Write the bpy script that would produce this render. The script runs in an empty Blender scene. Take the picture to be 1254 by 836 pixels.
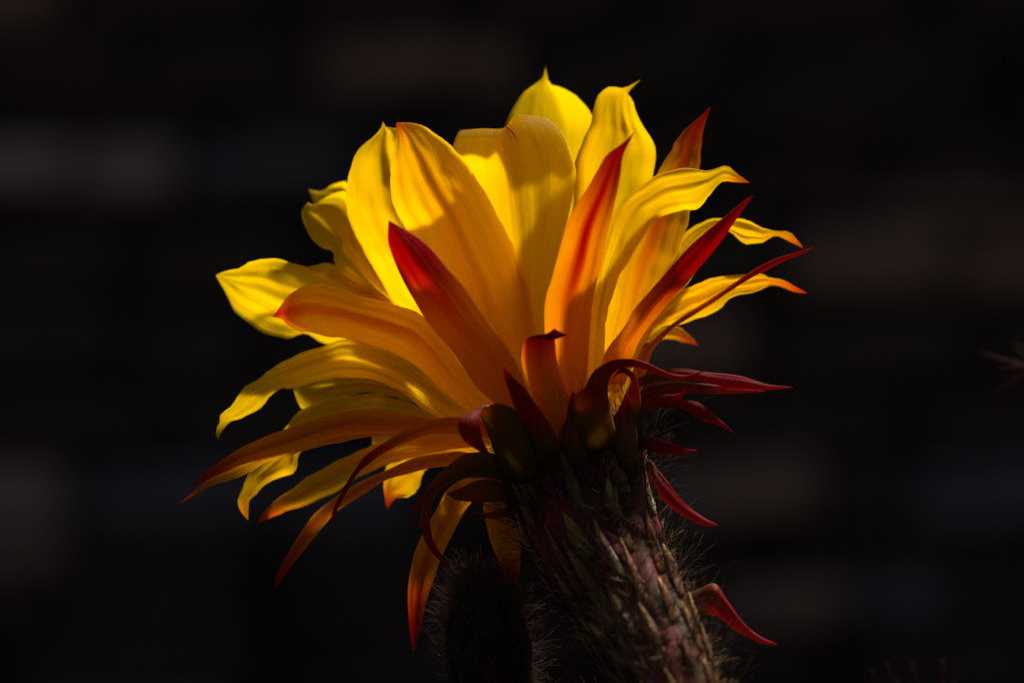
import bpy, math, random
from mathutils import Vector, Matrix, noise

# ------------------------------------------------------------------ camera, light, exposure
scene = bpy.context.scene
S = 0.0002            # metres covered by one photo pixel in the plane of the flower's axis
D = 0.75              # camera distance to that plane
CX, CY = 627.0, 418.0
Z0 = 0.40             # camera height above the soil

cam_data = bpy.data.cameras.new('camera')
cam = bpy.data.objects.new('camera', cam_data)
scene.collection.objects.link(cam)
cam.location = (0, -D, Z0)
cam.rotation_euler = (math.radians(90), 0, 0)
cam_data.sensor_width = 36
cam_data.lens = 36 * D / (1254 * S)
cam_data.clip_start = 0.01
cam_data.clip_end = 200
cam_data.dof.use_dof = True
cam_data.dof.focus_distance = D - 0.012
cam_data.dof.aperture_fstop = 5.2
scene.camera = cam

TO_SUN = Vector((0.43, 0.35, 0.83)).normalized()
world = bpy.data.worlds.new('World')
scene.world = world
world.use_nodes = True
wn = world.node_tree
wn.nodes.clear()
sky = wn.nodes.new('ShaderNodeTexSky')
sky.sky_type = 'NISHITA'
sky.sun_disc = False
sky.sun_elevation = math.asin(TO_SUN.z)
sky.sun_rotation = math.atan2(TO_SUN.x, TO_SUN.y)
bgn = wn.nodes.new('ShaderNodeBackground')
bgn.inputs['Strength'].default_value = 0.021
won = wn.nodes.new('ShaderNodeOutputWorld')
wn.links.new(sky.outputs[0], bgn.inputs['Color'])
wn.links.new(bgn.outputs[0], won.inputs['Surface'])

sun_data = bpy.data.lights.new('sun', 'SUN')
sun_data.energy = 4.0
sun_data.angle = math.radians(2.5)
sun_data.color = (1.0, 0.93, 0.80)
sun = bpy.data.objects.new('sun', sun_data)
scene.collection.objects.link(sun)
sun.location = (0.6, 0.3, 1.5)
sun.rotation_euler = (-TO_SUN).to_track_quat('-Z', 'Y').to_euler()

vs = scene.view_settings
vs.view_transform = 'Standard'
vs.look = 'None'
vs.exposure = 0.55
vs.gamma = 1.0
vs.use_curve_mapping = False
scene.cycles.max_bounces = 18
scene.cycles.diffuse_bounces = 6
scene.cycles.glossy_bounces = 3
scene.cycles.transmission_bounces = 14
scene.cycles.use_denoising = True
scene.cycles.sample_clamp_indirect = 4.0

random.seed(7)

# ------------------------------------------------------------------ helpers
def W(x, y, d=0.0):
    """photo pixel + depth (in pixels of the flower's plane, + is away) -> metres"""
    k = (D + d * S) / D
    return Vector(((x - CX) * S * k, d * S, Z0 - (y - CY) * S * k))

def nz(*p):
    return noise.noise(Vector(p))

def crom(pts, t):
    """Catmull-Rom through a list of tuples / floats at t in 0..1, uniform knots"""
    n = len(pts) - 1
    f = min(max(t, 0.0), 1.0) * n
    i = min(int(f), n - 1)
    f -= i
    def g(k):
        if k < 0:
            a, b = pts[0], pts[1]
            return tuple(2 * p - q for p, q in zip(a, b))
        if k > n:
            a, b = pts[n], pts[n - 1]
            return tuple(2 * p - q for p, q in zip(a, b))
        return pts[k]
    p0, p1, p2, p3 = g(i - 1), g(i), g(i + 1), g(i + 2)
    return tuple(0.5 * (2 * b + (c - a) * f + (2 * a - 5 * b + 4 * c - e) * f * f + (3 * b - a - 3 * c + e) * f ** 3)
                 for a, b, c, e in zip(p0, p1, p2, p3))

def arc_sampler(pts):
    """sample a polyline spline by arc length"""
    m = 24 * (len(pts) - 1)
    fine = [crom(pts, k / m) for k in range(m + 1)]
    acc = [0.0]
    for a, b in zip(fine, fine[1:]):
        acc.append(acc[-1] + math.dist(a, b))
    tot = acc[-1]
    def f(t):
        s = t * tot
        lo, hi = 0, m
        while hi - lo > 1:
            mid = (lo + hi) // 2
            if acc[mid] <= s: lo = mid
            else: hi = mid
        q = (s - acc[lo]) / max(1e-9, acc[hi] - acc[lo])
        return tuple(a + (b - a) * q for a, b in zip(fine[lo], fine[hi]))
    return f

def lerpl(vals, t):
    if not isinstance(vals, (list, tuple)):
        return vals
    return crom([(v,) for v in vals], t)[0]

def link(name, me, mat, parent=None, origin=None):
    o = bpy.data.objects.new(name, me)
    scene.collection.objects.link(o)
    if mat:
        if not me.materials: me.materials.append(mat)
    if parent:
        o.parent = parent
        o.matrix_parent_inverse = Matrix.Translation(-ORI[parent.name])
        ORI[o.name] = ORI[parent.name]
        if parent.type == 'MESH':
            o.matrix_parent_inverse = Matrix.Identity(4)
    return o
ORI = {}

def thing(name, loc, label, cat, group=None):
    o = bpy.data.objects.new(name, None)
    scene.collection.objects.link(o)
    o.location = loc
    o.empty_display_size = 0.02
    o['label'] = label; o['category'] = cat
    if group: o['group'] = group
    ORI[o.name] = Vector(loc)
    return o

def shell(name, grid, th, smooth=True):
    """closed thin shell from a grid of world points grid[j][i] (j along, i across); th metres"""
    nv, nu = len(grid), len(grid[0])
    nrm = [[None] * nu for _ in range(nv)]
    for j in range(nv):
        for i in range(nu):
            a = grid[j][min(i + 1, nu - 1)] - grid[j][max(i - 1, 0)]
            b = grid[min(j + 1, nv - 1)][i] - grid[max(j - 1, 0)][i]
            c = a.cross(b)
            if c.length < 1e-14:
                c = nrm[j - 1][i].copy() if j else Vector((0, -1, 0))
            nrm[j][i] = c.normalized()
    vs_, uvs = [], []
    for side in (1, -1):
        for j in range(nv):
            for i in range(nu):
                u = 2 * i / (nu - 1) - 1
                e = max(0.25, 1 - abs(u) ** 6 * 0.75) * (1 - 0.6 * max(0, (j / (nv - 1) - 0.9) * 10))
                vs_.append(grid[j][i] + nrm[j][i] * (side * th * 0.5 * e))
                uvs.append((i / (nu - 1), j / (nv - 1)))
    off = nv * nu
    fs = []
    for j in range(nv - 1):
        for i in range(nu - 1):
            a, b, c, d = j * nu + i, j * nu + i + 1, (j + 1) * nu + i + 1, (j + 1) * nu + i
            fs.append((a, b, c, d))
            fs.append((off + d, off + c, off + b, off + a))
    ring = [i for i in range(nu)] + [j * nu + nu - 1 for j in range(1, nv)] + \
           [(nv - 1) * nu + i for i in range(nu - 2, -1, -1)] + [j * nu for j in range(nv - 2, 0, -1)]
    for k in range(len(ring)):
        a, b = ring[k], ring[(k + 1) % len(ring)]
        fs.append((b, a, off + a, off + b))
    me = bpy.data.meshes.new(name)
    me.from_pydata([tuple(v) for v in vs_], [], fs)
    uvl = me.uv_layers.new(name='UVMap')
    for lp in me.loops:
        uvl.data[lp.index].uv = uvs[lp.vertex_index]
    if smooth:
        me.polygons.foreach_set('use_smooth', [True] * len(me.polygons))
    me.update()
    return me

def mesh_from(name, v, f, smooth=True):
    me = bpy.data.meshes.new(name)
    me.from_pydata([tuple(p) for p in v], [], f)
    if smooth: me.polygons.foreach_set('use_smooth', [True] * len(me.polygons))
    me.update()
    return me

def add_hair(V, F, pts, r0, r1, sides=3):
    base = len(V)
    n = len(pts)
    for k, p in enumerate(pts):
        t = (pts[min(k + 1, n - 1)] - pts[max(k - 1, 0)]).normalized()
        a = t.orthogonal().normalized(); b = t.cross(a)
        r = r0 + (r1 - r0) * k / (n - 1)
        for s in range(sides):
            an = 2 * math.pi * s / sides
            V.append(p + (a * math.cos(an) + b * math.sin(an)) * r)
    for k in range(n - 1):
        for s in range(sides):
            s2 = (s + 1) % sides
            F.append((base + k * sides + s, base + k * sides + s2, base + (k + 1) * sides + s2, base + (k + 1) * sides + s))
    F.append(tuple(base + s for s in reversed(range(sides))))
    F.append(tuple(base + (n - 1) * sides + s for s in range(sides)))

# ------------------------------------------------------------------ materials
def newmat(name):
    m = bpy.data.materials.new(name)
    m.use_nodes = True
    m.node_tree.nodes.clear()
    return m, m.node_tree

class NT:
    def __init__(s, nt): s.nt = nt
    def n(s, t, **k):
        o = s.nt.nodes.new('ShaderNode' + t)
        for a, b in k.items(): setattr(o, a, b)
        return o
    def l(s, a, b): s.nt.links.new(a, b)
    def val(s, x, sock):
        if hasattr(x, 'is_linked') or hasattr(x, 'links'): s.l(x, sock)
        else: sock.default_value = x
    def math(s, op, a, b=0.0, c=None, clamp=False):
        o = s.n('Math', operation=op); o.use_clamp = clamp
        s.val(a, o.inputs[0]); s.val(b, o.inputs[1])
        if c is not None: s.val(c, o.inputs[2])
        return o.outputs[0]
    def smooth(s, x, a, b):
        o = s.n('MapRange', interpolation_type='SMOOTHSTEP')
        s.val(x, o.inputs[0]); s.val(a, o.inputs[1]); s.val(b, o.inputs[2])
        return o.outputs[0]
    def mix(s, f, a, b, blend='MIX'):
        o = s.n('Mix', data_type='RGBA', blend_type=blend)
        s.val(f, o.inputs[0])
        for x, k in ((a, 6), (b, 7)):
            if isinstance(x, tuple): o.inputs[k].default_value = (*x, 1)
            else: s.l(x, o.inputs[k])
        return o.outputs[2]
    def attr(s, name):
        o = s.n('Attribute', attribute_type='OBJECT', attribute_name=name)
        return o.outputs['Fac']

def tissue_material(name, c_base, c_main, c_orange, c_red, transl, gloss, rough, bump):
    """thin plant tissue: diffuse + light passing through, veins along the length, pigment by place on the petal"""
    m, nt = newmat(name); N = NT(nt)
    uv = N.n('UVMap'); sep = N.n('SeparateXYZ'); N.l(uv.outputs[0], sep.inputs[0])
    u, v = sep.outputs[0], sep.outputs[1]
    info = N.n('ObjectInfo')
    geo = N.n('NewGeometry')
    # veins: noise stretched along the petal
    cb = N.n('CombineXYZ')
    N.l(N.math('MULTIPLY', u, 34.0), cb.inputs[0]); N.l(N.math('MULTIPLY', v, 2.2), cb.inputs[1])
    N.l(N.math('MULTIPLY', info.outputs['Random'], 40.0), cb.inputs[2])
    vein = N.n('TexNoise'); vein.inputs['Scale'].default_value = 1.0; vein.inputs['Detail'].default_value = 3.5
    N.l(cb.outputs[0], vein.inputs['Vector'])
    cb2 = N.n('CombineXYZ')
    N.l(N.math('MULTIPLY', u, 5.0), cb2.inputs[0]); N.l(N.math('MULTIPLY', v, 2.5), cb2.inputs[1])
    N.l(N.math('MULTIPLY', info.outputs['Random'], 90.0), cb2.inputs[2])
    blot = N.n('TexNoise'); blot.inputs['Scale'].default_value = 1.0; blot.inputs['Detail'].default_value = 2.0
    N.l(cb2.outputs[0], blot.inputs['Vector'])
    cell = N.n('TexNoise'); cell.inputs['Scale'].default_value = 2600.0; cell.inputs['Detail'].default_value = 1.0
    N.l(geo.outputs['Position'], cell.inputs['Vector'])
    # pigments
    org, tip, mid, rng, grn = (N.attr(a) for a in ('orange', 'tip_red', 'mid_red', 'tip_start', 'green_base'))
    vj = N.math('ADD', v, N.math('MULTIPLY', N.math('SUBTRACT', vein.outputs[0], 0.5), 0.22))
    # a little more of the blush along the centre line
    cen = N.math('POWER', N.math('SUBTRACT', 1.0, N.math('ABSOLUTE', N.math('MULTIPLY_ADD', u, 2.0, -1.0)), clamp=True), 1.4)
    omask = N.math('MULTIPLY', org, N.math('ADD', 0.45, N.math('ADD', N.math('MULTIPLY', cen, 0.55), N.math('MULTIPLY', N.math('SUBTRACT', blot.outputs[0], 0.5), 1.1))), clamp=True)
    col = N.mix(omask, c_main, c_orange)
    gm = N.math('MULTIPLY', grn, N.math('SUBTRACT', 1.0, N.smooth(vj, 0.15, 0.62)), clamp=True)
    col = N.mix(gm, col, c_base)
    uj = N.math('ADD', u, N.math('MULTIPLY', N.math('SUBTRACT', blot.outputs[0], 0.5), 0.10))
    md = N.math('ABSOLUTE', N.math('SUBTRACT', uj, 0.5))
    mmask = N.math('MULTIPLY', N.math('MULTIPLY', N.math('SUBTRACT', 1.0, N.smooth(md, 0.02, 0.17)), N.smooth(vj, 0.22, 0.60)), mid, clamp=True)
    tmask = N.math('MULTIPLY', N.smooth(vj, rng, N.math('MINIMUM', N.math('ADD', rng, 0.42), 1.04)), tip, clamp=True)
    red = N.math('SUBTRACT', 1.0, N.math('MULTIPLY', N.math('SUBTRACT', 1.0, mmask), N.math('SUBTRACT', 1.0, tmask)))
    col = N.mix(red, col, c_red)
    k = N.math('ADD', 0.78, N.math('ADD', N.math('MULTIPLY', vein.outputs[0], 0.24), N.math('MULTIPLY', cell.outputs[0], 0.20)))
    kc = N.n('CombineXYZ'); [N.l(k, kc.inputs[i]) for i in range(3)]
    col = N.mix(1.0, col, kc.outputs[0], 'MULTIPLY')
    # relief
    h = N.math('ADD', N.math('MULTIPLY', vein.outputs[0], 1.0), N.math('MULTIPLY', cell.outputs[0], 0.28))
    bp = N.n('Bump'); bp.inputs['Strength'].default_value = bump; bp.inputs['Distance'].default_value = 0.0005
    N.l(h, bp.inputs['Height'])
    df = N.n('BsdfDiffuse'); N.l(col, df.inputs['Color']); N.l(bp.outputs[0], df.inputs['Normal'])
    tr = N.n('BsdfTranslucent'); N.l(col, tr.inputs['Color']); N.l(bp.outputs[0], tr.inputs['Normal'])
    mx = N.n('MixShader'); mx.inputs[0].default_value = transl
    N.l(df.outputs[0], mx.inputs[1]); N.l(tr.outputs[0], mx.inputs[2])
    gl = N.n('BsdfGlossy'); gl.inputs['Roughness'].default_value = rough; N.l(bp.outputs[0], gl.inputs['Normal'])
    fr = N.n('Fresnel'); fr.inputs['IOR'].default_value = 1.38
    front = N.math('SUBTRACT', 1.0, geo.outputs['Backfacing'])
    gf = N.math('MULTIPLY', N.math('MULTIPLY', N.math('MINIMUM', fr.outputs[0], 0.22), gloss), front, clamp=True)
    m2 = N.n('MixShader'); N.l(gf, m2.inputs[0]); N.l(mx.outputs[0], m2.inputs[1]); N.l(gl.outputs[0], m2.inputs[2])
    out = N.n('OutputMaterial'); N.l(m2.outputs[0], out.inputs['Surface'])
    return m

PETAL = tissue_material('petal_tissue', (0.62, 0.42, 0.02), (0.99, 0.785, 0.012), (0.98, 0.60, 0.010), (0.72, 0.045, 0.008), 0.925, 0.07, 0.55, 0.6)
TEPAL = tissue_material('outer_tepal_tissue', (0.60, 0.44, 0.03), (0.96, 0.63, 0.012), (0.94, 0.44, 0.010), (0.60, 0.020, 0.008), 0.86, 0.12, 0.45, 0.6)
SEPAL = tissue_material('sepal_tissue', (0.24, 0.17, 0.022), (0.46, 0.17, 0.016), (0.42, 0.09, 0.012), (0.50, 0.008, 0.014), 0.72, 0.3, 0.38, 0.45)
SCALE = tissue_material('scale_tissue', (0.20, 0.165, 0.018), (0.36, 0.040, 0.045), (0.60, 0.32, 0.025), (0.90, 0.52, 0.07), 0.36, 1.3, 0.25, 0.9)

def simple(name, c1, c2, scale, rough, bump=0.4, spec=0.4, dist=0.001, stretch=(1, 1, 1)):
    m, nt = newmat(name); N = NT(nt)
    geo = N.n('TexCoord'); mp = N.n('Mapping'); mp.inputs['Scale'].default_value = stretch
    N.l(geo.outputs['Object'], mp.inputs[0])
    t = N.n('TexNoise'); t.inputs['Scale'].default_value = scale; t.inputs['Detail'].default_value = 6
    N.l(mp.outputs[0], t.inputs['Vector'])
    f = N.smooth(t.outputs[0], 0.3, 0.7)
    p = N.n('BsdfPrincipled'); N.l(N.mix(f, c1, c2), p.inputs['Base Color'])
    p.inputs['Roughness'].default_value = rough; p.inputs['Specular IOR Level'].default_value = spec
    b = N.n('Bump'); b.inputs['Strength'].default_value = bump; b.inputs['Distance'].default_value = dist
    N.l(t.outputs[0], b.inputs['Height']); N.l(b.outputs[0], p.inputs['Normal'])
    o = N.n('OutputMaterial'); N.l(p.outputs[0], o.inputs['Surface'])
    return m

TUBE = simple('tube_skin', (0.060, 0.045, 0.010), (0.22, 0.022, 0.036), 120, 0.5, 0.6, 0.10, 0.0008, (1, 1, 0.35))
HAIR_DARK = simple('dark_wool', (0.022, 0.013, 0.007), (0.05, 0.028, 0.014), 300, 0.6, 0.0, 0.12)
HAIR_PALE = simple('pale_wool', (0.40, 0.20, 0.05), (0.80, 0.50, 0.19), 300, 0.4, 0.0, 0.4)  # light hairs; their bright gold also stands in for sunlit wool
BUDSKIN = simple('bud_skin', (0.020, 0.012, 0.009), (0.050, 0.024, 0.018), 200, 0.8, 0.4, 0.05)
BUDHAIR = simple('bud_wool', (0.09, 0.042, 0.030), (0.20, 0.10, 0.075), 300, 0.7, 0.0, 0.1)
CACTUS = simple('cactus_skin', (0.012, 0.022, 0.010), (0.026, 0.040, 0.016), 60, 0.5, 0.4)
AREOLE = simple('areole_felt', (0.05, 0.04, 0.028), (0.09, 0.07, 0.05), 900, 0.9, 0.6)
SPINE = simple('spine_horn', (0.055, 0.004, 0.002), (0.14, 0.016, 0.005), 120, 0.6, 0.1, 0.15)
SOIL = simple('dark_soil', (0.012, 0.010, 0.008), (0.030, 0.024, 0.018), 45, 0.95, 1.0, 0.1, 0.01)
STONES = [simple('stone_' + n, a, b, 7, 0.85, 0.6, 0.2, 0.006, (1, 1, 2.2)) for n, a, b in (
    ('reddish_grey', (0.15, 0.094, 0.078), (0.46, 0.295, 0.245)),
    ('blue_grey', (0.050, 0.041, 0.044), (0.155, 0.125, 0.135)),
    ('near_black', (0.034, 0.020, 0.015), (0.095, 0.056, 0.041)),
    ('brown', (0.085, 0.045, 0.032), (0.34, 0.185, 0.13)))]

# ------------------------------------------------------------------ setting: soil and the dark wall behind
def soil():
    n = 40; V = []; F = []
    for j in range(n + 1):
        for i in range(n + 1):
            x, y = -3 + 6 * i / n, -2.5 + 5 * j / n
            V.append((x, y, 0.012 * nz(x * 3, y * 3, 0) + 0.004 * nz(x * 14, y * 14, 2)))
    for j in range(n):
        for i in range(n):
            a = j * (n + 1) + i
            F.append((a, a + 1, a + n + 2, a + n + 1))
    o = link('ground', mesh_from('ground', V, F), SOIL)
    o['kind'] = 'structure'
soil()

WALL_Y = 2.20
def stone_mesh(k, w, h, dp, rnd):
    """rough block with uneven faces and rounded arrises, origin at its centre"""
    nx, ny, nzz = 6, 3, 4
    def pt(a, b, c):
        p = Vector((a * w / 2, b * dp / 2, c * h / 2))
        e = max(0, abs(a) - 0.86) / 0.14 + max(0, abs(c) - 0.8) / 0.2 + max(0, abs(b) - 0.8) / 0.2
        if e > 1: p *= 1 - 0.035 * (e - 1)
        q = Vector((a * 2 + k * 7.3, b * 2, c * 2))
        p.y += 0.010 * noise.noise(q * 1.1) + 0.004 * noise.noise(q * 3)
        p.z += 0.004 * noise.noise(q * 1.3 + Vector((9, 0, 0)))
        p.x += 0.004 * noise.noise(q * 1.2 + Vector((0, 9, 0)))
        return p
    V, F, idx = [], [], {}
    def vid(i, j, l):
        key = (i, j, l)
        if key not in idx:
            idx[key] = len(V); V.append(pt(2 * i / nx - 1, 2 * j / ny - 1, 2 * l / nzz - 1))
        return idx[key]
    for i in range(nx):
        for l in range(nzz):
            F.append((vid(i, 0, l), vid(i + 1, 0, l), vid(i + 1, 0, l + 1), vid(i, 0, l + 1)))
            F.append((vid(i, ny, l + 1), vid(i + 1, ny, l + 1), vid(i + 1, ny, l), vid(i, ny, l)))
    for i in range(nx):
        for j in range(ny):
            F.append((vid(i, j, nzz), vid(i + 1, j, nzz), vid(i + 1, j + 1, nzz), vid(i, j + 1, nzz)))
            F.append((vid(i, j + 1, 0), vid(i + 1, j + 1, 0), vid(i + 1, j, 0), vid(i, j, 0)))
    for j in range(ny):
        for l in range(nzz):
            F.append((vid(0, j + 1, l), vid(0, j, l), vid(0, j, l + 1), vid(0, j + 1, l + 1)))
            F.append((vid(nx, j, l), vid(nx, j + 1, l), vid(nx, j + 1, l + 1), vid(nx, j, l + 1)))
    return mesh_from('stone', V, F)

wall = thing('stone_wall', (0, WALL_Y, 0), 'dark dry stone wall of long flat blocks standing in shade behind the flower', 'wall')
def build_wall():
    rnd = random.Random(21)
    # courses from the top down: photo rows they show at, then (left, right, kind) of the stones that show
    ks = (D + WALL_Y - 0.06) / D
    X = lambda px: (px - CX) * S * ks
    Z = lambda py: Z0 - (py - CY) * S * ks
    rows = [(-130, -50, []), (-50, 42, []), (42, 112, [(380, 575, 3), (640, 900, 2)]), (112, 168, []),
            (168, 240, [(-90, 88, 0), (92, 222, 0), (226, 430, 1), (880, 1080, 2)]), (240, 272, []),
            (272, 372, [(962, 1165, 3), (1169, 1330, 3)]), (372, 480, [(930, 1200, 2)]), (480, 556, [(-60, 190, 2), (194, 440, 2)]),
            (556, 650, [(-110, 84, 0), (88, 345, 1), (349, 520, 1), (800, 1010, 3), (1106, 1330, 1)]), (650, 702, []),
            (702, 772, [(60, 300, 2), (870, 1036, 3), (1040, 1166, 1), (1170, 1330, 2)]), (772, 850, []), (850, 937, [])]
    z_top = Z(-130)
    for y0, y1, given in rows:
        zt, zb = Z(y0), Z(y1)
        if y1 == 937: zb = 0.0
        segs = list(given)
        x = -700
        for g in sorted(given) + [(2000, 2001, 2)]:
            while x < g[0] - 30:
                w = min(rnd.uniform(170, 420), g[0] - x)
                if g[0] - x - w < 60: w = g[0] - x
                segs.append((x, x + w - 4, 2 if rnd.random() < 0.86 else 3)); x += w
            x = g[1] + 4
        for x0, x1, kind in segs:
            w = X(x1) - X(x0)
            me = stone_mesh(rnd.random() * 50, w, zt - zb - 0.004, 0.12, rnd)
            o = link('stone', me, STONES[kind], wall)
            o.location = ((X(x0) + X(x1)) / 2, WALL_Y + rnd.uniform(-0.020, 0.014), (zt + zb) / 2)
            o.rotation_euler = (rnd.uniform(-0.05, 0.05), rnd.uniform(-0.03, 0.03), rnd.uniform(-0.06, 0.06))
    z = z_top
    # rubble core that closes the joints
    V = [(sx * 1.25, WALL_Y + 0.02 + (0.05 if sy else 0), zz) for zz in (0, z - 0.03) for sx, sy in ((-1, 0), (1, 0), (1, 1), (-1, 1))]
    F = [(0, 1, 5, 4), (1, 2, 6, 5), (2, 3, 7, 6), (3, 0, 4, 7), (4, 5, 6, 7), (3, 2, 1, 0)]
    link('rubble_core', mesh_from('rubble_core', V, F, False), STONES[2], wall)
build_wall()

# ------------------------------------------------------------------ cacti
def make_cactus(name, centre, z_top, R, ribs, label, seed, group=None, n_spine=7, zmin_single=0.06, slen=0.013, smax=0.20):
    """ribbed column with a rounded top; areoles with spines along the ribs"""
    rnd = random.Random(seed)
    cx, cy = centre
    root = thing(name, (cx, cy, 0), label, 'cactus', group)
    H = z_top
    nth = ribs * 8; nv = 46
    prof = []
    for j in range(nv + 1):
        t = j / nv
        if t < 0.5:
            z = (H - R) * t / 0.5; r = R * (0.93 + 0.07 * t * 2)
        else:
            a = (t - 0.5) / 0.5 * math.pi / 2
            z = H - R + R * math.sin(a); r = R * math.cos(a)
        prof.append((r, z))
    def pt(th, r, z, out=0.0):
        rib = 0.5 + 0.5 * math.cos(ribs * th)
        depth = 0.17 * min(r, R) * (1 - 0.7 * rib ** 0.7)
        rr = r - depth + out
        return Vector((cx + rr * math.cos(th), cy + rr * math.sin(th), z - 0.10 * depth))
    V, F = [], []
    for r, z in prof:
        for k in range(nth):
            V.append(pt(2 * math.pi * k / nth, max(r, 0.0004), z))
    for j in range(nv):
        for k in range(nth):
            k2 = (k + 1) % nth
            F.append((j * nth + k, j * nth + k2, (j + 1) * nth + k2, (j + 1) * nth + k))
    F.append(tuple(reversed(range(nth)))); F.append(tuple(nv * nth + k for k in range(nth)))
    link('body', mesh_from('body', V, F), CACTUS, root)
    sv, sf = [], []
    add_hair(sv, sf, [Vector((0, 0, i / 6)) for i in range(7)], 0.024, 0.003, 6)
    sv = [Vector((p.x + 0.05 * p.z * p.z, p.y, p.z)) for p in sv]
    spine_me = mesh_from('spine', sv, sf)
    av, af = [], []
    for j in range(4):
        for k in range(8):
            a = j / 3 * math.pi / 2
            av.append(Vector((math.cos(a) * math.cos(k * math.pi / 4), math.cos(a) * math.sin(k * math.pi / 4), 0.6 * math.sin(a))))
    for j in range(3):
        for k in range(8):
            af.append((j * 8 + k, j * 8 + (k + 1) % 8, (j + 1) * 8 + (k + 1) % 8, (j + 1) * 8 + k))
    areole_me = mesh_from('areole', av, af)
    LV, LF = [], []
    for q in range(ribs):
        th = 2 * math.pi * q / ribs
        s = 0.006 + 0.004 * (q % 2)
        while s < smax:
            # arc length s measured down from the crown
            if s < R * math.pi / 2:
                a = math.pi / 2 - s / R; r, z = R * math.cos(a), H - R + R * math.sin(a); nn = Vector((math.cos(a) * math.cos(th), math.cos(a) * math.sin(th), math.sin(a)))
            else:
                r, z = R, H - R - (s - R * math.pi / 2); nn = Vector((math.cos(th), math.sin(th), 0))
            p = pt(th, r, z, -0.02 * R)
            single = (H - z) < zmin_single and p.y < cy + R * 0.45
            q0 = nn.to_track_quat('Z', 'Y')
            if single:
                ao = link('areole', areole_me, AREOLE, root)
                ao.location = p; ao.rotation_mode = 'QUATERNION'; ao.rotation_quaternion = q0; ao.scale = (0.0022,) * 3
            for k in range(n_spine):
                az = 2 * math.pi * k / n_spine + rnd.random(); tilt = rnd.uniform(0.55, 1.05) if k else rnd.uniform(0.0, 0.3)
                dv = q0 @ Vector((math.sin(tilt) * math.cos(az), math.sin(tilt) * math.sin(az), math.cos(tilt)))
                L = slen * rnd.uniform(0.7, 1.3) * (1.5 if k == 0 else 1)
                if single:
                    so = link('spine', spine_me, SPINE, root)
                    so.location = p; so.rotation_mode = 'QUATERNION'; so.rotation_quaternion = dv.to_track_quat('Z', 'Y'); so.scale = (L * 0.9, L * 0.9, L)
                else:
                    add_hair(LV, LF, [p, p + dv * L * 0.5, p + dv * L], 0.0003, 0.00005)
            s += rnd.uniform(0.016, 0.019)
    lo = link('lower_spines', mesh_from('lower_spines', LV, LF), SPINE, root)
    lo['kind'] = 'stuff'
    return root

MC = W(735, 418, -120)
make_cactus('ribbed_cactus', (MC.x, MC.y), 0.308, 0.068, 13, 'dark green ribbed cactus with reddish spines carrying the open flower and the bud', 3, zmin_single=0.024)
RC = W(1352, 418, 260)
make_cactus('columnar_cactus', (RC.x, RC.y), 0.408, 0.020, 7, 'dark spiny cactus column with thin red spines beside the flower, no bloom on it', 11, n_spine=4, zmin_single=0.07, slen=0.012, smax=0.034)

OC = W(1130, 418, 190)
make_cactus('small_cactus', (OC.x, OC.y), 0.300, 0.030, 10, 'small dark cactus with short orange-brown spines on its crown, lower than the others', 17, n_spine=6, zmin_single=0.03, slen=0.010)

# ------------------------------------------------------------------ the flower: floral tube
AX = [(690, 515, 0, 62), (694, 532, 0, 84), (700, 560, -8, 92), (711, 602, -28, 89), (728, 650, -60, 82), (752, 700, -96, 75), (776, 748, -132, 69), (799, 795, -166, 64), (820, 840, -196, 60), (838, 890, -222, 56), (850, 955, -245, 54)]
FLOWER_BASE = W(850, 955, -245)
flower = thing('cactus_flower', FLOWER_BASE, 'large open yellow cactus flower with red-tipped outer petals on a hairy scaly tube', 'flower')

axf = lambda s: crom(AX, s)
def tube_pt(s, th, out=0.0):
    """s 0 top .. 1 bottom; th angle round the tube (th = -90 deg faces the camera); result in pixel space (x, y, d)"""
    x, y, d, r = axf(s)
    a, b = axf(max(0, s - 0.01)), axf(min(1, s + 0.01))
    tx, ty = b[0] - a[0], b[1] - a[1]
    l = math.hypot(tx, ty); tx /= l; ty /= l
    ex, ey = ty, -tx                       # to the right of the tube
    r = 0.95 * r * (1 + 0.030 * math.cos(9 * th + s * 16) + 0.02 * math.cos(5 * th - s * 11)) + out
    return (x + ex * r * math.cos(th), y + ey * r * math.cos(th), d + r * math.sin(th))
def tubeW(s, th, out=0.0): return W(*tube_pt(s, th, out))

def build_tube():
    nth, nv = 72, 90; V, F = [], []
    for j in range(nv + 1):
        for k in range(nth):
            V.append(tubeW(j / nv, 2 * math.pi * k / nth))
    for j in range(nv):
        for k in range(nth):
            k2 = (k + 1) % nth
            F.append((j * nth + k, j * nth + k2, (j + 1) * nth + k2, (j + 1) * nth + k))
    F.append(tuple(range(nth))[::-1]); F.append(tuple(nv * nth + k for k in range(nth)))
    return link('floral_tube', mesh_from('floral_tube', V, F), TUBE, flower)
tube = build_tube()

def set_pig(o, orange=0.3, tip=0.0, mid=0.0, start=0.7, green=0.0):
    o['orange'] = float(orange); o['tip_red'] = float(tip); o['mid_red'] = float(mid)
    o['tip_start'] = float(start); o['green_base'] = float(green)

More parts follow.
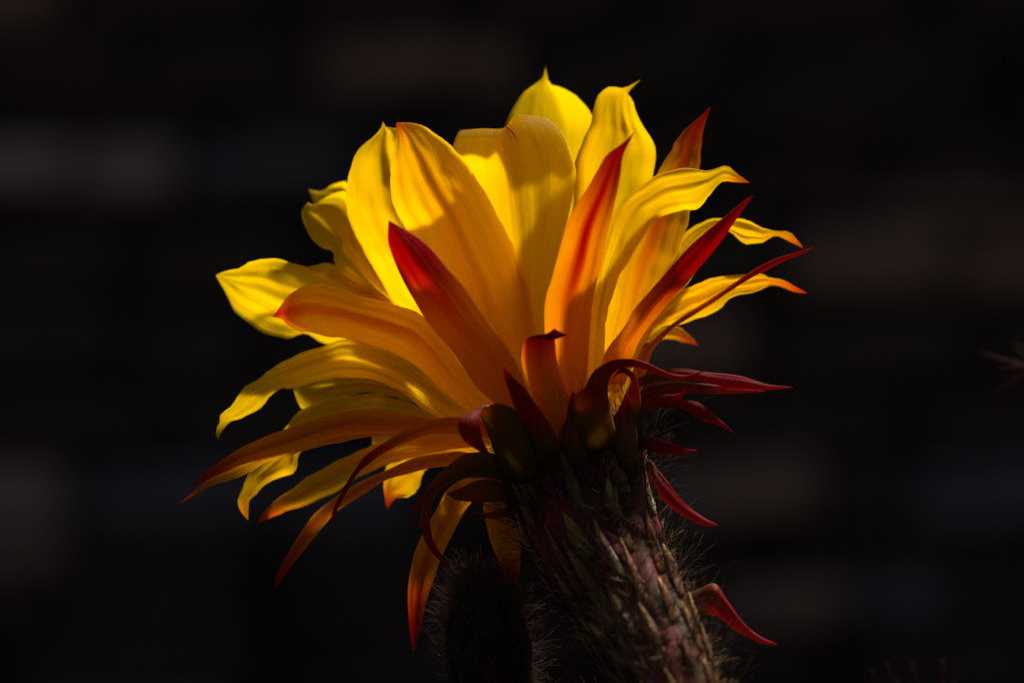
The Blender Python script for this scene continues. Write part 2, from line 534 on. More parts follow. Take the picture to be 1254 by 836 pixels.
SCALE_AT = []
def build_scales():
    rnd = random.Random(5)
    golden = math.pi * (3 - math.sqrt(5))
    n = 74
    for k in range(n):
        s = 0.20 + 0.72 * (k / n) + rnd.gauss(0, 0.012)
        th = k * golden + 0.4 + rnd.gauss(0, 0.10)
        ln = rnd.uniform(0.09, 0.20) * (1.2 - 0.5 * s)
        wid = rnd.uniform(0.08, 0.17)
        lift = rnd.uniform(2, 8)
        grid = []
        for j in range(9):
            t = j / 8
            hw = wid * (math.sin(math.pi * min(1, 0.30 + 0.62 * t)) ** 0.8) * (1 - t ** 3.2) + 0.004
            row = []
            for i in range(5):
                u = i / 2 - 1
                out = 0.4 + 4.2 * math.sin(math.pi * min(1, t * 0.9 + 0.1)) * (1 - 0.75 * u * u) + lift * t ** 3
                row.append(tubeW(s - ln * (t - 0.35), th + hw * u + 0.03 * math.sin(t * 3 + k), out))
            grid.append(row)
        o = link('scale', shell('scale', grid, 0.0005), SCALE, tube)
        set_pig(o, rnd.uniform(0.0, 0.9), rnd.uniform(0.6, 1.0), 0.0, 0.50, rnd.uniform(0.2, 1.0))
        SCALE_AT.append((s, th))
build_scales()

def build_tube_hair():
    rnd = random.Random(9)
    for nm, mat, cnt, lo_, hi_, rad in (('dark_hair', HAIR_DARK, 4200, 16, 62, 0.00009), ('pale_hair', HAIR_PALE, 1900, 8, 26, 0.00007)):
        V, F = [], []
        for q in range(cnt):
            if rnd.random() < 0.85:
                s, th = rnd.choice(SCALE_AT); s += rnd.gauss(0.015, 0.015); th += rnd.gauss(0, 0.12)
            else:
                s, th = rnd.uniform(0.04, 0.92), rnd.uniform(0, 2 * math.pi)
            if nm == 'pale_hair' and rnd.random() < 0.7: s = 0.97 - 0.5 * rnd.random() ** 1.6  # crowded low on the tube to paint its sunlit gold
            s = min(max(s, 0.06), 0.97)
            L = rnd.uniform(lo_, hi_) * S
            p = tubeW(s, th, 0.5)
            nrm = (tubeW(s, th, 20) - p).normalized()
            up = (tubeW(max(0, s - 0.03), th) - tubeW(s + 0.02, th)).normalized()
            dv = (nrm * rnd.uniform(0.08, 0.75) + up * rnd.uniform(0.0, 1.7) + Vector((rnd.gauss(0, .4), rnd.gauss(0, .4), rnd.gauss(0, .4)))).normalized()
            cv = Vector((rnd.gauss(0, .5), rnd.gauss(0, .5), rnd.gauss(0, .5)))
            pts = [p + dv * (L * t) + cv * (L * t * t * 0.55) for t in (0, .25, .5, .75, 1)]
            add_hair(V, F, pts, rad, rad * 0.3)
        o = link(nm, mesh_from(nm, V, F), mat, tube)
        o['kind'] = 'stuff'
build_tube_hair()

def build_collar_hair():
    """long dark hairs that rise from the axils of the sepals and lie over their backs"""
    rnd = random.Random(31); V, F = [], []
    for q in range(380):
        s, th = rnd.uniform(0.10, 0.34), rnd.uniform(-math.pi, 0.0) + rnd.gauss(0, 0.1)
        p = tubeW(s, th, 1.0)
        q2 = tubeW(s, th, 24)
        n_ = (q2 - p).normalized()
        up = (tubeW(s - 0.08, th, 8) - p).normalized()
        L = rnd.uniform(30, 95) * S
        dv = (up * 1.3 + n_ * rnd.uniform(0.15, 0.75) + Vector((rnd.gauss(0, .25), rnd.gauss(0, .15), rnd.gauss(0, .2)))).normalized()
        cv = Vector((rnd.gauss(0, .4), rnd.gauss(-0.1, .3), rnd.gauss(-0.1, .4)))
        add_hair(V, F, [p + dv * (L * t) + cv * (L * t * t * .6) for t in (0, .2, .4, .6, .8, 1)], 0.00009, 0.00003)
    o = link('collar_hair', mesh_from('collar_hair', V, F), HAIR_DARK, tube)
    o['kind'] = 'stuff'
build_collar_hair()

# ------------------------------------------------------------------ petals, outer tepals and sepals
PCOUNT = [0]
def blade(name, mat, A, B, dm, cup=0.35, tw=0.0, rip=2.0, groove=1.0, th=0.00035, nu=23, nv=56, edge=2.4, label=None, **pig):
    """A, B: the two margins from base to tip (photo pixels); dm: depth of the midline along the length"""
    PCOUNT[0] += 1; sd = PCOUNT[0] * 3.71
    fa, fb = arc_sampler(A), arc_sampler(B)
    grid = []
    for j in range(nv):
        t = j / (nv - 1)
        a, b = Vector(fa(t)), Vector(fb(t))
        hw = (b - a).length / 2
        if hw > 1e-6 and t > 0.15:
            n_ = (b - a).normalized()
            k = min(1, (1 - t) * 8)
            a = a - n_ * (edge * k * (nz(t * 13, sd, 0) + 0.6 * nz(t * 34, sd, 4)))
            b = b + n_ * (edge * k * (nz(t * 13, sd, 9) + 0.6 * nz(t * 34, sd, 5)))
        d0 = lerpl(dm, t); c = lerpl(cup, t); w = lerpl(tw, t)
        row = []
        for i in range(nu):
            u = 2 * i / (nu - 1) - 1
            p = a.lerp(b, (u + 1) / 2)
            d = d0 + c * hw * u * u + w * hw * u
            fade = min(1, t * 3) * min(1, (1 - t) * 5)
            g = groove * fade * min(1, hw / 14)
            d += g * (1.1 * math.sin(2.6 * math.pi * u + sd) + 0.8 * math.sin(5.3 * math.pi * u + sd * 2 + t)) - g * 1.6 * math.exp(-(u / 0.10) ** 2)
            d += rip * fade * min(1, hw / 16) * (abs(u) ** 2 * 1.6 * nz(t * 6 + sd, u * 0.9, sd) + 1.3 * nz(t * 3.1, u * 1.6 + sd, 7 + sd) + 0.30 * nz(t * 15 + sd, u * 5, sd) * t)
            row.append(W(p.x, p.y, d))
        grid.append(row)
    o = link(name, shell(name, grid, th), mat, flower)
    set_pig(o, **pig)
    if label: o['label'] = label
    return o

def net(name, mat, rows, th=0.0004, nu=15, nv=40, groove=0.8, label=None, **pig):
    """rows of 3-D control points (x, y, depth) from base to tip, each row from one margin to the other"""
    PCOUNT[0] += 1; sd = PCOUNT[0] * 3.71
    cols = []
    dense = [[crom(r, i / (nu - 1)) for i in range(nu)] for r in rows]
    grid = []
    for j in range(nv):
        t = j / (nv - 1)
        row = []
        for i in range(nu):
            x, y, d = crom([dr[i] for dr in dense], t)
            u = 2 * i / (nu - 1) - 1
            fade = min(1, t * 3) * min(1, (1 - t) * 5)
            d += groove * fade * (math.sin(5 * math.pi * u + sd) + 1.5 * nz(t * 4, u * 1.5, sd))
            row.append(W(x, y, d))
        grid.append(row)
    o = link(name, shell(name, grid, th), mat, flower)
    set_pig(o, **pig)
    if label: o['label'] = label
    return o

# --- inner yellow petals (back ones first)
blade('petal', PETAL, [(655, 500), (628, 400), (618, 300), (615, 210), (619, 154), (628, 134), (641, 115), (655, 104), (664, 96), (668, 82)],
      [(690, 500), (705, 400), (712, 300), (722, 210), (727, 165), (726, 144), (715, 127), (702, 115), (687, 107), (673, 102), (668, 82)],
      [25, 50, 75, 88, 80], cup=-0.5, rip=6, orange=0.05)
blade('petal', PETAL, [(690, 500), (690, 400), (698, 280), (706, 195), (712, 175), (724, 150), (728, 128), (735, 115), (748, 107), (764, 108), (784, 98)],
      [(720, 490), (750, 400), (780, 290), (800, 215), (803, 188), (800, 174), (789, 158), (779, 140), (775, 122), (768, 115), (784, 98)],
      [10, 28, 45, 42, 22], cup=-0.30, rip=10, orange=0.30)
net('petal', PETAL, [
    [(660, 505, -30), (668, 505, -42), (680, 505, -30)],
    [(618, 400, -18), (645, 400, -52), (678, 400, -28)],
    [(582, 300, -12), (635, 300, -56), (690, 295, -26)],
    [(562, 225, -8), (628, 225, -54), (705, 222, -24)],
    [(554, 190, -16), (590, 192, -44), (624, 194, -58), (664, 190, -46), (701, 194, -22)],
    [(557, 172, -24), (590, 172, -50), (623, 172, -62), (652, 162, -50), (692, 170, -22)],
    [(560, 165, -14), (590, 164, -40), (620, 163, -54), (644, 149, -44), (682, 156, -20)],
    [(563, 160, 6), (591, 158, -18), (618, 157, -32), (634, 141, -34), (672, 146, -16)]], nu=25, nv=60, groove=1.2, orange=0.14, mid=0.12, start=0.93, tip=0.0)
blade('petal_tip', TEPAL, [(618, 155), (626, 162), (633, 173)], [(621, 155), (629, 163), (633, 173)], [-46, -64, -68], rip=0, groove=0, edge=0, nu=5, nv=10, orange=1.0, tip=1.0, start=-0.4)
blade('petal', PETAL, [(610, 500), (540, 410), (486, 371), (457, 328), (434, 285), (425, 250), (426, 225), (431, 203), (437, 187), (447, 176), (457, 168), (466, 158), (469, 149)],
      [(640, 490), (600, 390), (560, 300), (525, 225), (500, 180), (487, 160), (481, 156), (474, 157), (469, 149)],
      [-10, -12, -20, -16, -6], cup=[0, 0.1, 0.2, 0.35, 0.2], tw=-0.25, rip=13, orange=0.22)
blade('petal', PETAL, [(600, 500), (500, 405), (440, 352), (412, 324), (408, 309), (393, 303), (383, 295), (377, 282), (370, 268), (370, 257), (377, 248)],
      [(620, 490), (540, 395), (480, 335), (448, 285), (436, 250), (424, 234), (406, 238), (394, 245), (385, 251), (377, 248)],
      [10, 24, 32, 40, 52], cup=-0.2, tw=0.3, rip=8, orange=0.04)
blade('petal', PETAL, [(600, 500), (510, 405), (450, 345), (415, 300), (396, 272), (386, 252), (378, 232)],
      [(620, 490), (545, 395), (485, 330), (446, 275), (433, 240), (424, 222), (407, 226), (394, 235), (378, 232)],
      [16, 34, 50, 66, 110], cup=-0.2, tw=0.3, rip=8, orange=0.02)
blade('petal', PETAL, [(600, 480), (500, 400), (440, 340), (412, 325), (396, 322), (386, 325), (374, 327)], [(600, 500), (500, 420), (440, 365), (410, 345), (390, 338), (374, 327)],
      [10, 20, 24, 20], cup=0.2, rip=4, orange=0.1)
blade('petal', PETAL, [(610, 490), (545, 415), (485, 373), (439, 349), (419, 340), (388, 331), (368, 325), (342, 318), (324, 317), (304, 321), (295, 328), (278, 331), (264, 337)],
      [(600, 510), (510, 455), (440, 430), (398, 422), (383, 413), (371, 409), (358, 414), (346, 415), (324, 408), (304, 395), (288, 382), (281, 369), (273, 354), (264, 337)],
      [-2, 8, 16, 18, 26], cup=[0.1, 0.3, 0.3, 0.1, 0.0], tw=0.2, rip=7, orange=0.05)
blade('petal', PETAL, [(715, 490), (722, 400), (733, 330), (745, 280), (760, 247), (784, 228), (804, 215), (819, 210), (835, 206), (850, 206), (866, 210), (881, 206), (891, 203), (903, 213), (918, 224)],
      [(738, 490), (740, 419), (744, 383), (751, 358), (764, 330), (777, 307), (790, 286), (798, 274), (812, 265), (826, 260), (841, 257), (853, 256), (870, 238), (885, 223), (901, 223), (918, 224)],
      [-32, -48, -62, -52, -30], cup=0.35, tw=[0, .3, .5, .6, .2], rip=5, orange=0.03, tip=0.9, start=0.88)
blade('petal', PETAL, [(728, 480), (736, 400), (748, 330), (776, 262), (806, 212), (817, 192), (832, 167), (850, 149), (864, 137), (870, 131)],
      [(760, 480), (800, 400), (822, 340), (834, 299), (841, 279), (847, 257), (852, 235), (856, 208), (858, 187), (860, 167), (865, 147), (870, 131)],
      [-5, -22, -26, -10, 10], cup=0.45, tw=0.25, rip=3, orange=0.95, mid=0.4, tip=1.0, start=0.66)
blade('petal', PETAL, [(725, 515), (745, 460), (780, 380), (815, 318), (843, 281), (856, 274), (874, 268), (902, 268), (920, 272), (938, 279), (956, 283), (966, 284), (974, 291), (984, 304)],
      [(745, 515), (765, 460), (802, 400), (845, 340), (872, 300), (889, 284), (897, 286), (906, 294), (915, 300), (933, 297), (945, 290), (956, 289), (968, 296), (984, 304)],
      [10, 12, 10, 16, 26], cup=0.3, tw=0.5, rip=4, orange=0.6, tip=0.8, start=0.86)
blade('petal', PETAL, [(732, 520), (758, 460), (785, 405), (831, 358), (848, 350), (871, 342), (892, 337), (915, 335), (930, 335), (943, 340), (958, 342), (973, 350), (989, 359)],
      [(752, 520), (770, 470), (785, 425), (808, 401), (833, 396), (848, 392), (866, 386), (882, 376), (889, 368), (899, 363), (920, 359), (935, 353), (945, 348), (958, 351), (973, 358), (989, 359)],
      [5, 10, 12, 14, 20], cup=0.2, tw=0.7, rip=4, orange=0.9, tip=0.9, start=0.78)
blade('petal', PETAL, [(732, 520), (760, 460), (782, 420), (805, 404), (822, 400), (833, 401), (843, 409), (855, 423)], [(752, 520), (768, 470), (785, 425), (797, 418), (815, 415), (828, 416), (838, 419), (855, 423)],
      [25, 45, 65, 80], cup=0.2, rip=2, orange=0.7, tip=0.8, start=0.7)
blade('petal', PETAL, [(640, 500), (560, 420), (520, 335), (498, 281), (488, 263), (481, 245), (477, 220), (479, 200), (484, 172), (485, 150)],
      [(662, 500), (660, 440), (657, 405), (650, 365), (643, 335), (629, 299), (613, 271), (595, 240), (585, 223), (569, 198), (553, 180), (539, 167), (526, 158), (506, 151), (485, 150)],
      [-42, -62, -84, -92, -84], cup=[0.3, 0.35, 0.40, 0.30, 0.1], rip=6, groove=1.4, orange=0.50, mid=0.08, tip=0.9, start=0.90)
blade('petal', PETAL, [(618, 505), (560, 440), (526, 396), (508, 382), (485, 374), (470, 369), (444, 363), (424, 357), (403, 350), (383, 349), (368, 353), (352, 363), (345, 373), (334, 388)],
      [(612, 520), (575, 505), (546, 482), (533, 470), (508, 448), (480, 433), (459, 424), (440, 418), (419, 414), (393, 410), (368, 405), (352, 398), (345, 390), (334, 388)],
      [-36, -50, -56, -50, -32], cup=[0.2, 0.45, 0.5, 0.5, 0.2], rip=4, orange=0.55, mid=0.35, tip=1.0, start=0.80)
blade('petal', PETAL, [(615, 520), (560, 490), (508, 449), (460, 424), (435, 416), (415, 416), (398, 423), (368, 432), (342, 446), (317, 464), (299, 474), (284, 496), (270, 508), (269, 519), (264, 526), (267, 538)],
      [(610, 525), (560, 520), (529, 507), (503, 488), (478, 473), (452, 464), (427, 462), (409, 463), (384, 468), (358, 476), (345, 475), (335, 481), (322, 496), (312, 504), (294, 513), (283, 515), (272, 527), (267, 538)],
      [-22, -24, -20, -14, -6, 4], cup=[0.2, 0.5, 0.5, 0.2, 0.2], tw=[0, 0, 0.3, 0.5, 0.3], rip=4, orange=0.18)
blade('petal', PETAL, [(600, 520), (530, 490), (470, 466), (420, 462), (385, 466), (359, 477)], [(600, 525), (540, 506), (490, 488), (455, 481), (410, 488), (385, 500), (370, 501), (359, 477)],
      [5, 25, 35, 38], cup=0.3, rip=4, orange=0.55)
blade('petal', PETAL, [(590, 528), (530, 505), (493, 490), (456, 483), (410, 487), (370, 501), (348, 524), (325, 553), (307, 578), (297, 598), (291, 611), (294, 624), (304, 637)],
      [(590, 534), (520, 525), (460, 524), (410, 533), (381, 545), (366, 555), (361, 573), (355, 580), (332, 589), (322, 596), (316, 604), (305, 614), (304, 637)],
      [-2, 10, 16, 18, 12], cup=0.3, tw=-0.2, rip=6, orange=0.6, tip=0.5, start=0.88)
blade('petal', PETAL, [(590, 528), (500, 520), (400, 530), (330, 555), (280, 575), (245, 595), (220, 616)], [(590, 534), (500, 530), (420, 540), (338, 562), (300, 580), (261, 595), (233, 609), (220, 616)],
      [-28, -26, -24, -20, -20], cup=0.2, rip=2, orange=0.95, tip=0.8, start=0.75)
blade('petal', PETAL, [(600, 535), (530, 532), (490, 532), (457, 545), (429, 557), (401, 570), (376, 585), (353, 601), (338, 611), (322, 628), (315, 642)],
      [(600, 545), (540, 552), (505, 560), (473, 570), (452, 578), (432, 588), (409, 603), (389, 613), (363, 622), (332, 634), (315, 642)],
      [-20, -14, -10, -6, 0], cup=[0.2, 0.4, 0.5, 0.4], rip=4, orange=0.95, tip=0.9, start=0.78)
blade('petal', PETAL, [(600, 530), (540, 520), (500, 516), (470, 520), (455, 531)], [(600, 545), (540, 545), (500, 548), (470, 549), (457, 546), (455, 531)],
      [5, 12, 16, 18], cup=0.2, rip=3, orange=0.5)
blade('petal', PETAL, [(600, 545), (540, 545), (498, 551), (475, 566), (471, 588), (470, 604), (474, 623)], [(600, 555), (550, 562), (528, 570), (518, 580), (515, 591), (509, 601), (499, 608), (486, 609), (481, 614), (474, 623)],
      [15, 25, 32, 38], cup=0.25, rip=4, orange=0.95, tip=0.95, start=0.75)
# inner petals added on the far side of the cup, hidden behind the front ones
for (bx, tx, ty, wd) in ((620, 500, 260, 70),):
    blade('petal', PETAL, [(bx - 12, 500), (bx - wd * .45 + (tx - bx) * .3, 400), (tx - wd * .9, ty + 90), (tx - wd * .7, ty + 30), (tx, ty)],
          [(bx + 12, 500), (bx + wd * .45 + (tx - bx) * .3, 400), (tx + wd * .8, ty + 90), (tx + wd * .7, ty + 35), (tx, ty)],
          [35, 75, 115, 140], cup=-0.5, rip=5, orange=0.15)

blade('petal', PETAL, [(610, 480), (520, 412), (440, 368), (380, 352), (335, 345), (310, 352)], [(610, 500), (520, 440), (440, 402), (380, 390), (330, 375), (310, 352)], [20, 50, 75, 85], cup=-0.3, rip=5, orange=0.15)  # unseen petal added to shade the lower-left petals
blade('petal', PETAL, [(605, 500), (530, 460), (480, 438), (440, 430), (412, 440)], [(605, 515), (540, 490), (480, 462), (440, 455), (412, 440)], [15, 40, 55, 60], cup=-0.3, rip=4, orange=0.2)  # another hidden petal, added for the same shading
blade('petal', PETAL, [(650, 505), (605, 510), (565, 515), (535, 530)], [(650, 560), (605, 562), (565, 558), (535, 530)], [40, 45, 50, 50], cup=-0.2, rip=3, orange=0.4)  # hidden petal added to keep sun off the hanging tepal

# --- outer tepals with red tips
def tepal(A, B, dm, **k):
    k.setdefault('th', 0.0005); k.setdefault('edge', 0.6); k.setdefault('rip', 2.0); k.setdefault('cup', 0.5)
    k.setdefault('orange', 0.8)
    return blade('outer_tepal', TEPAL, A, B, dm, **k)
tepal([(612, 505), (602, 490), (584, 474), (570, 453), (555, 431), (537, 411), (521, 391), (506, 365), (493, 342), (481, 314), (475, 291), (476, 270)],
      [(655, 505), (645, 475), (634, 449), (624, 429), (608, 406), (590, 383), (575, 360), (560, 342), (547, 327), (529, 306), (514, 292), (496, 281), (476, 270)],
      [-72, -100, -128, -146, -150], orange=0.8, mid=0.45, tip=1.0, start=0.40, green=0.4)
tepal([(680, 505), (672, 450), (667, 403), (668, 368), (677, 337), (687, 299), (697, 268), (711, 243), (722, 226), (735, 203), (743, 190), (763, 175), (777, 162)],
      [(716, 505), (719, 460), (721, 432), (723, 393), (728, 358), (737, 322), (744, 286), (753, 248), (756, 236), (760, 210), (763, 190), (777, 162)],
      [-74, -100, -126, -150, -160], orange=0.85, mid=1.0, tip=1.0, start=0.56)
tepal([(735, 470), (740, 434), (764, 401), (777, 378), (795, 358), (815, 335), (838, 309), (864, 284), (884, 268), (905, 251), (915, 243), (922, 240)],
      [(765, 470), (776, 434), (782, 419), (795, 399), (808, 383), (823, 365), (838, 350), (854, 330), (869, 313), (884, 294), (897, 275), (910, 256), (922, 240)],
      [-60, -80, -92, -100, -100], cup=[0.6, 0.9, 1.0, 1.0], orange=1.0, mid=0.7, tip=1.0, start=0.22)
tepal([(758, 525), (770, 475), (782, 434), (802, 414), (823, 397), (843, 383), (884, 357), (922, 331), (950, 317), (973, 310), (996, 303)],
      [(778, 525), (787, 475), (797, 434), (813, 413), (829, 398), (859, 380), (910, 346), (936, 332), (961, 319), (984, 310), (996, 303)],
      [-30, -34, -38, -40, -40], cup=0.8, orange=0.9, tip=1.0, start=0.45)
tepal([(600, 530), (529, 513), (503, 509), (465, 504), (432, 502), (401, 509), (373, 518), (345, 527), (317, 538), (292, 550), (269, 565), (248, 580), (233, 595)],
      [(600, 535), (529, 526), (491, 529), (452, 531), (414, 534), (389, 541), (363, 550), (338, 558), (320, 562), (299, 568), (274, 578), (250, 589), (233, 595)],
      [-48, -52, -52, -46, -40], cup=[0.5, 0.7, 0.7, 0.7], orange=0.75, mid=0.2, tip=1.0, start=0.72)
tepal([(625, 535), (590, 515), (561, 511), (538, 512), (510, 520), (491, 529), (465, 545), (445, 560), (435, 575), (424, 593), (412, 616), (406, 631), (410, 643)],
      [(630, 545), (590, 535), (563, 531), (538, 529), (505, 538), (478, 550), (455, 565), (438, 580), (428, 596), (418, 613), (412, 629), (410, 643)],
      [-75, -84, -86, -80, -72], cup=0.8, orange=1.0, tip=1.0, start=0.40, mid=0.4)
tepal([(620, 560), (565, 553), (550, 554), (524, 557), (499, 564), (473, 576), (448, 586), (430, 596), (399, 617), (381, 634), (363, 660), (351, 680), (340, 701), (335, 719)],
      [(620, 575), (570, 568), (542, 571), (524, 573), (499, 580), (473, 587), (448, 603), (422, 619), (409, 629), (391, 650), (371, 675), (356, 693), (343, 712), (335, 719)],
      [-50, -54, -56, -54, -50], cup=0.8, orange=0.85, mid=0.3, tip=1.0, start=0.66)
tepal([(640, 585), (600, 578), (575, 583), (560, 590), (547, 601), (537, 619), (524, 642), (511, 668), (504, 693), (500, 719), (500, 745), (502, 770), (506, 799)],
      [(645, 600), (610, 598), (588, 604), (575, 617), (560, 642), (550, 661), (542, 678), (536, 692), (530, 710), (522, 734), (515, 768), (506, 799)],
      [-30, -24, -20, -24, -30], cup=0.7, orange=1.0, mid=0.3, tip=1.0, start=0.55, green=0.5)  # full orange and green base also darken this tepal in place of shade
tepal([(630, 590), (605, 600), (592, 617), (593, 630), (596, 642), (602, 666), (611, 687), (618, 706), (630, 718)],
      [(650, 600), (640, 625), (637, 645), (637, 668), (637, 690), (634, 708), (630, 718)],
      [10, 4, 0, 0, -4], cup=0.6, orange=0.9, tip=1.0, start=0.60)
tepal([(640, 600), (628, 625), (623, 640), (632, 655), (644, 668), (658, 682), (675, 694)], [(660, 600), (655, 630), (652, 650), (660, 665), (668, 678), (675, 694)],
      [25, 28, 30, 30], cup=0.4, orange=0.9, tip=0.8, start=0.75)

# --- dark red sepals crowding the top of the tube
def sepal(A, B, dm, **k):
    k.setdefault('th', 0.0007); k.setdefault('edge', 0.5); k.setdefault('rip', 1.6); k.setdefault('cup', 0.6)
    k.setdefault('tip', 1.0); k.setdefault('start', 0.35); k.setdefault('green', 1.0); k.setdefault('nv', 32); k.setdefault('nu', 13)
    dm = [dm[0] + 22] + dm[1:]
    return blade('sepal', SEPAL, A, B, dm, **k)
net('sepal', SEPAL, [
    [(622, 600, -36), (650, 612, -58), (682, 600, -50)],
    [(606, 556, -92), (636, 560, -112), (664, 552, -92)],
    [(597, 530, -108), (622, 532, -126), (650, 524, -106)],
    [(589, 512, -122), (612, 510, -138), (634, 504, -118)],
    [(583, 503, -138), (596, 498, -146), (612, 494, -134)],
    [(566, 510, -158), (580, 505, -158), (592, 499, -150)],
    [(561, 522, -170), (575, 518, -174), (587, 514, -166)],
    [(568, 539, -174), (579, 537, -178), (590, 535, -172)],
    [(588, 553, -170), (592, 551, -172), (596, 548, -170)],
    [(602, 557, -166), (602, 557, -166), (602, 557, -166)]], th=0.0006, tip=1.0, start=0.33, green=1.0, orange=0.6, label='olive sepal curled over with a red and magenta tip')
sepal([(664, 590), (655, 560), (650, 533), (640, 514), (631, 500), (623, 477), (617, 458), (618, 448)],
      [(700, 590), (690, 555), (675, 521), (664, 506), (654, 492), (644, 477), (629, 463), (618, 448)], [-88, -108, -124, -132, -136], start=0.25, orange=0.5)
net('sepal', TEPAL, [
    [(676, 550, -58), (694, 550, -78), (712, 545, -60)],
    [(660, 505, -88), (682, 505, -112), (703, 500, -90)],
    [(647, 475, -94), (668, 474, -120), (691, 474, -96)],
    [(639, 446, -98), (660, 446, -126), (682, 442, -100)],
    [(640, 426, -104), (660, 425, -130), (680, 423, -108)],
    [(647, 413, -120), (662, 412, -138), (679, 414, -122)],
    [(660, 413, -138), (670, 411, -142), (679, 403, -128)],
    [(673, 415, -148), (680, 413, -148), (683, 405, -138)],
    [(694, 410, -152), (694, 410, -152), (694, 410, -152)]], th=0.0006, tip=1.0, start=0.26, green=0.3, orange=0.9, mid=0.5, label='red sepal with its pointed tip bent sideways')
sepal([(712, 575), (703, 530), (698, 503), (700, 488), (708, 479), (721, 473), (734, 465), (744, 450)],
      [(760, 570), (755, 535), (749, 505), (744, 488), (735, 477), (733, 474), (741, 462), (744, 450)], [-88, -110, -122, -128, -120], start=0.45, orange=0.3)
sepal([(735, 545), (716, 505), (717, 475), (726, 456), (739, 446), (757, 440), (775, 440), (793, 445), (806, 452), (823, 458), (840, 460), (860, 455)],
      [(765, 545), (748, 505), (744, 478), (747, 462), (757, 452), (772, 449), (788, 451), (803, 456), (822, 463), (842, 464), (860, 455)], [-78, -90, -96, -92, -86], start=0.25, orange=0.4)
sepal([(765, 540), (770, 500), (774, 470), (768, 459), (760, 456), (751, 462)], [(790, 540), (786, 500), (781, 466), (772, 454), (761, 451), (751, 462)], [-74, -84, -94, -100], start=0.3, orange=0.2)
sepal([(770, 530), (768, 495), (774, 470), (795, 456), (813, 452), (839, 452), (864, 456), (897, 459), (915, 463), (941, 471), (971, 474)],
      [(785, 530), (780, 500), (783, 475), (803, 466), (823, 462), (854, 465), (890, 474), (928, 477), (950, 477), (971, 474)], [-50, -62, -64, -58, -50], start=0.20, orange=0.6)
sepal([(770, 535), (776, 500), (788, 475), (808, 468), (834, 467), (864, 470), (902, 475), (938, 479)],
      [(785, 535), (782, 508), (790, 497), (803, 490), (823, 484), (849, 482), (890, 482), (938, 479)], [-40, -46, -48, -44], start=0.5, orange=0.8, green=0.3)
sepal([(770, 545), (780, 505), (795, 497), (813, 493), (834, 489), (854, 492), (869, 502), (885, 517), (899, 530)],
      [(785, 545), (786, 512), (797, 501), (815, 498), (834, 500), (849, 507), (864, 516), (880, 521), (899, 530)], [-55, -62, -62, -52], start=0.2, orange=0.3)
sepal([(770, 545), (782, 500), (803, 484), (823, 484), (835, 481), (842, 472)], [(785, 545), (788, 510), (808, 495), (823, 493), (837, 484), (842, 472)], [-66, -76, -80, -80], start=0.25, orange=0.3)
sepal([(760, 560), (785, 537), (803, 536), (826, 544), (840, 550), (854, 551)], [(770, 570), (785, 550), (800, 553), (818, 556), (840, 554), (854, 551)], [-60, -66, -64, -60], start=0.2)
sepal([(770, 590), (790, 565), (797, 563), (803, 572), (816, 588), (829, 606), (844, 621), (862, 634), (880, 643)],
      [(780, 620), (793, 596), (803, 598), (811, 610), (824, 622), (844, 635), (865, 643), (880, 643)], [-40, -58, -60, -56], start=0.10)
sepal([(822, 735), (858, 720), (875, 714), (887, 730), (898, 746), (910, 762), (925, 776), (952, 789)],
      [(826, 765), (862, 753), (881, 756), (900, 771), (919, 781), (932, 787), (952, 789)], [-150, -140, -136, -128], start=0.10)
sepal([(640, 575), (607, 556), (586, 553), (567, 557), (548, 570), (533, 585), (519, 602), (508, 618), (500, 637)],
      [(640, 590), (605, 572), (580, 574), (563, 578), (548, 584), (534, 596), (520, 612), (509, 626), (500, 637)], [-70, -92, -100, -104, -100], start=0.55)
sepal([(640, 585), (600, 570), (560, 575), (536, 590), (522, 603), (516, 620), (515, 642), (521, 663), (535, 682), (552, 694)],
      [(645, 600), (605, 585), (566, 586), (545, 597), (531, 612), (526, 630), (527, 648), (532, 666), (542, 681), (552, 694)], [-60, -82, -88, -84, -80], start=0.5)
sepal([(650, 600), (615, 590), (596, 587), (577, 591), (559, 599), (547, 604)], [(650, 625), (620, 614), (600, 614), (577, 614), (558, 611), (547, 604)], [-55, -66, -66, -60], start=0.8)
sepal([(650, 620), (622, 622), (612, 624), (596, 628), (580, 627)], [(650, 635), (625, 632), (608, 634), (592, 632), (580, 627)], [-40, -48, -50, -46], start=0.8)
# short sepals closing the collar between the named ones
sepal([(705, 600), (690, 560), (688, 530), (695, 500), (702, 478)], [(735, 600), (722, 560), (716, 530), (708, 500), (702, 478)], [-92, -104, -106, -100], start=0.6, orange=0.3)
sepal([(745, 600), (742, 560), (748, 525), (758, 500), (768, 478)], [(785, 600), (782, 560), (780, 530), (774, 500), (768, 478)], [-84, -92, -90, -84], start=0.5, orange=0.3)

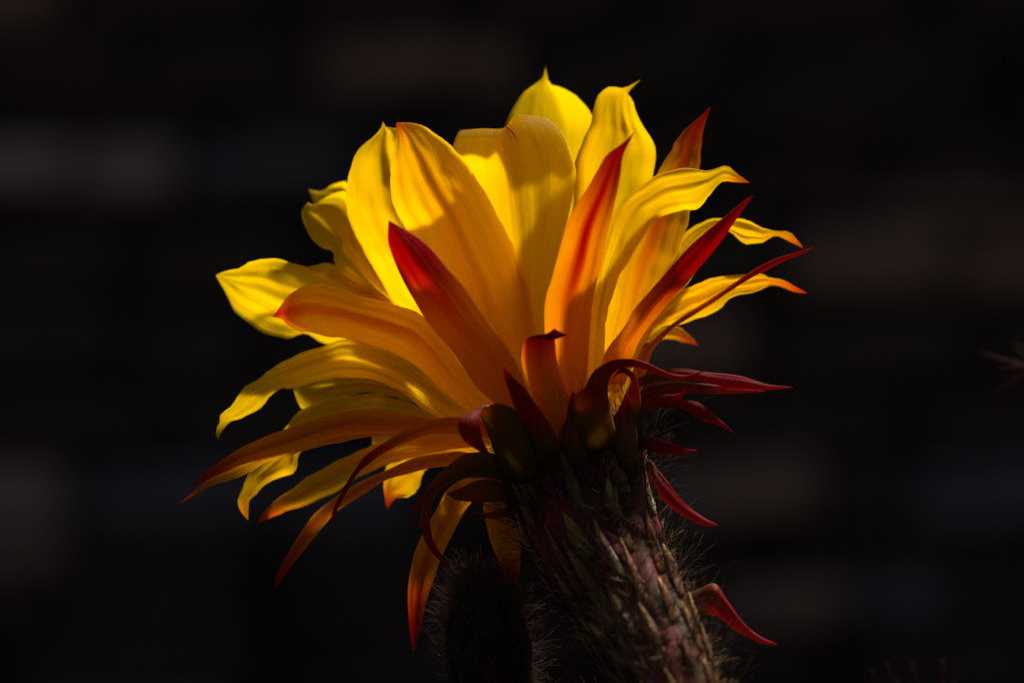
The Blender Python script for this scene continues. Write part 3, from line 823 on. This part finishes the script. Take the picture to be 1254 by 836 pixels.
# ------------------------------------------------------------------ the hairy bud
BUD_BASE = W(607, 960, -20)
bud = thing('flower_bud', BUD_BASE, 'small dark unopened bud wrapped in brown wool beside the flower tube', 'bud')
def build_bud():
    prof = [(607, 960, 24), (605, 895, 40), (602, 835, 52), (599, 800, 54), (596, 770, 50), (593, 742, 40), (590, 722, 26), (588, 708, 12), (588, 700, 1.5)]
    def bp(s, th, out=0):
        x, y, r = crom(prof, s)
        r = 0.92 * r + out
        return W(x + r * math.cos(th), y, -20 + r * math.sin(th))
    nth, nv = 28, 40; V, F = [], []
    for j in range(nv + 1):
        for k in range(nth): V.append(bp(j / nv, 2 * math.pi * k / nth))
    for j in range(nv):
        for k in range(nth):
            k2 = (k + 1) % nth
            F.append((j * nth + k2, j * nth + k, (j + 1) * nth + k, (j + 1) * nth + k2))
    F.append(tuple(range(nth))); F.append(tuple(nv * nth + k for k in range(nth))[::-1])
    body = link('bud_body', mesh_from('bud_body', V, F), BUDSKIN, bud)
    rnd = random.Random(4); g = math.pi * (3 - math.sqrt(5))
    for k in range(46):
        s = 0.22 + 0.66 * k / 46; th = k * g; ln = 0.16; grid = []
        for j in range(7):
            t = j / 6; row = []
            for i in range(5):
                u = i / 2 - 1
                hw = 0.30 * (1 + s) * math.sin(math.pi * (0.25 + 0.7 * t)) * (1 - t ** 3) + 0.01
                row.append(bp(min(0.985, s + ln * (t - 0.3)), th + hw * u, 1 + 3.2 * math.sin(math.pi * (0.1 + 0.8 * t)) * (1 - 0.8 * u * u)))
            grid.append(row)
        link('scale', shell('scale', grid, 0.0005), BUDSKIN, bud)
    V, F = [], []
    for q in range(4200):
        s = rnd.uniform(0.05, 0.92) if rnd.random() < .6 else rnd.uniform(0.5, 0.95); th = rnd.uniform(0, 2 * math.pi)
        p = bp(s, th, 1); n_ = (bp(s, th, 20) - bp(s, th, 0)).normalized()
        dv = (n_ * rnd.uniform(0.5, 1.1) + Vector((rnd.gauss(0, .35), rnd.gauss(0, .35), 0.5 + rnd.gauss(0, .45)))).normalized()
        L = rnd.uniform(10, 34) * S; cv = Vector((rnd.gauss(0, .6), rnd.gauss(0, .6), rnd.gauss(0, .6)))
        add_hair(V, F, [p + dv * (L * t) + cv * (L * t * t * .6) for t in (0, .25, .5, .75, 1)], 0.00007, 0.00002)
    o = link('wool', mesh_from('wool', V, F), BUDHAIR, body)
    o['kind'] = 'stuff'
build_bud()
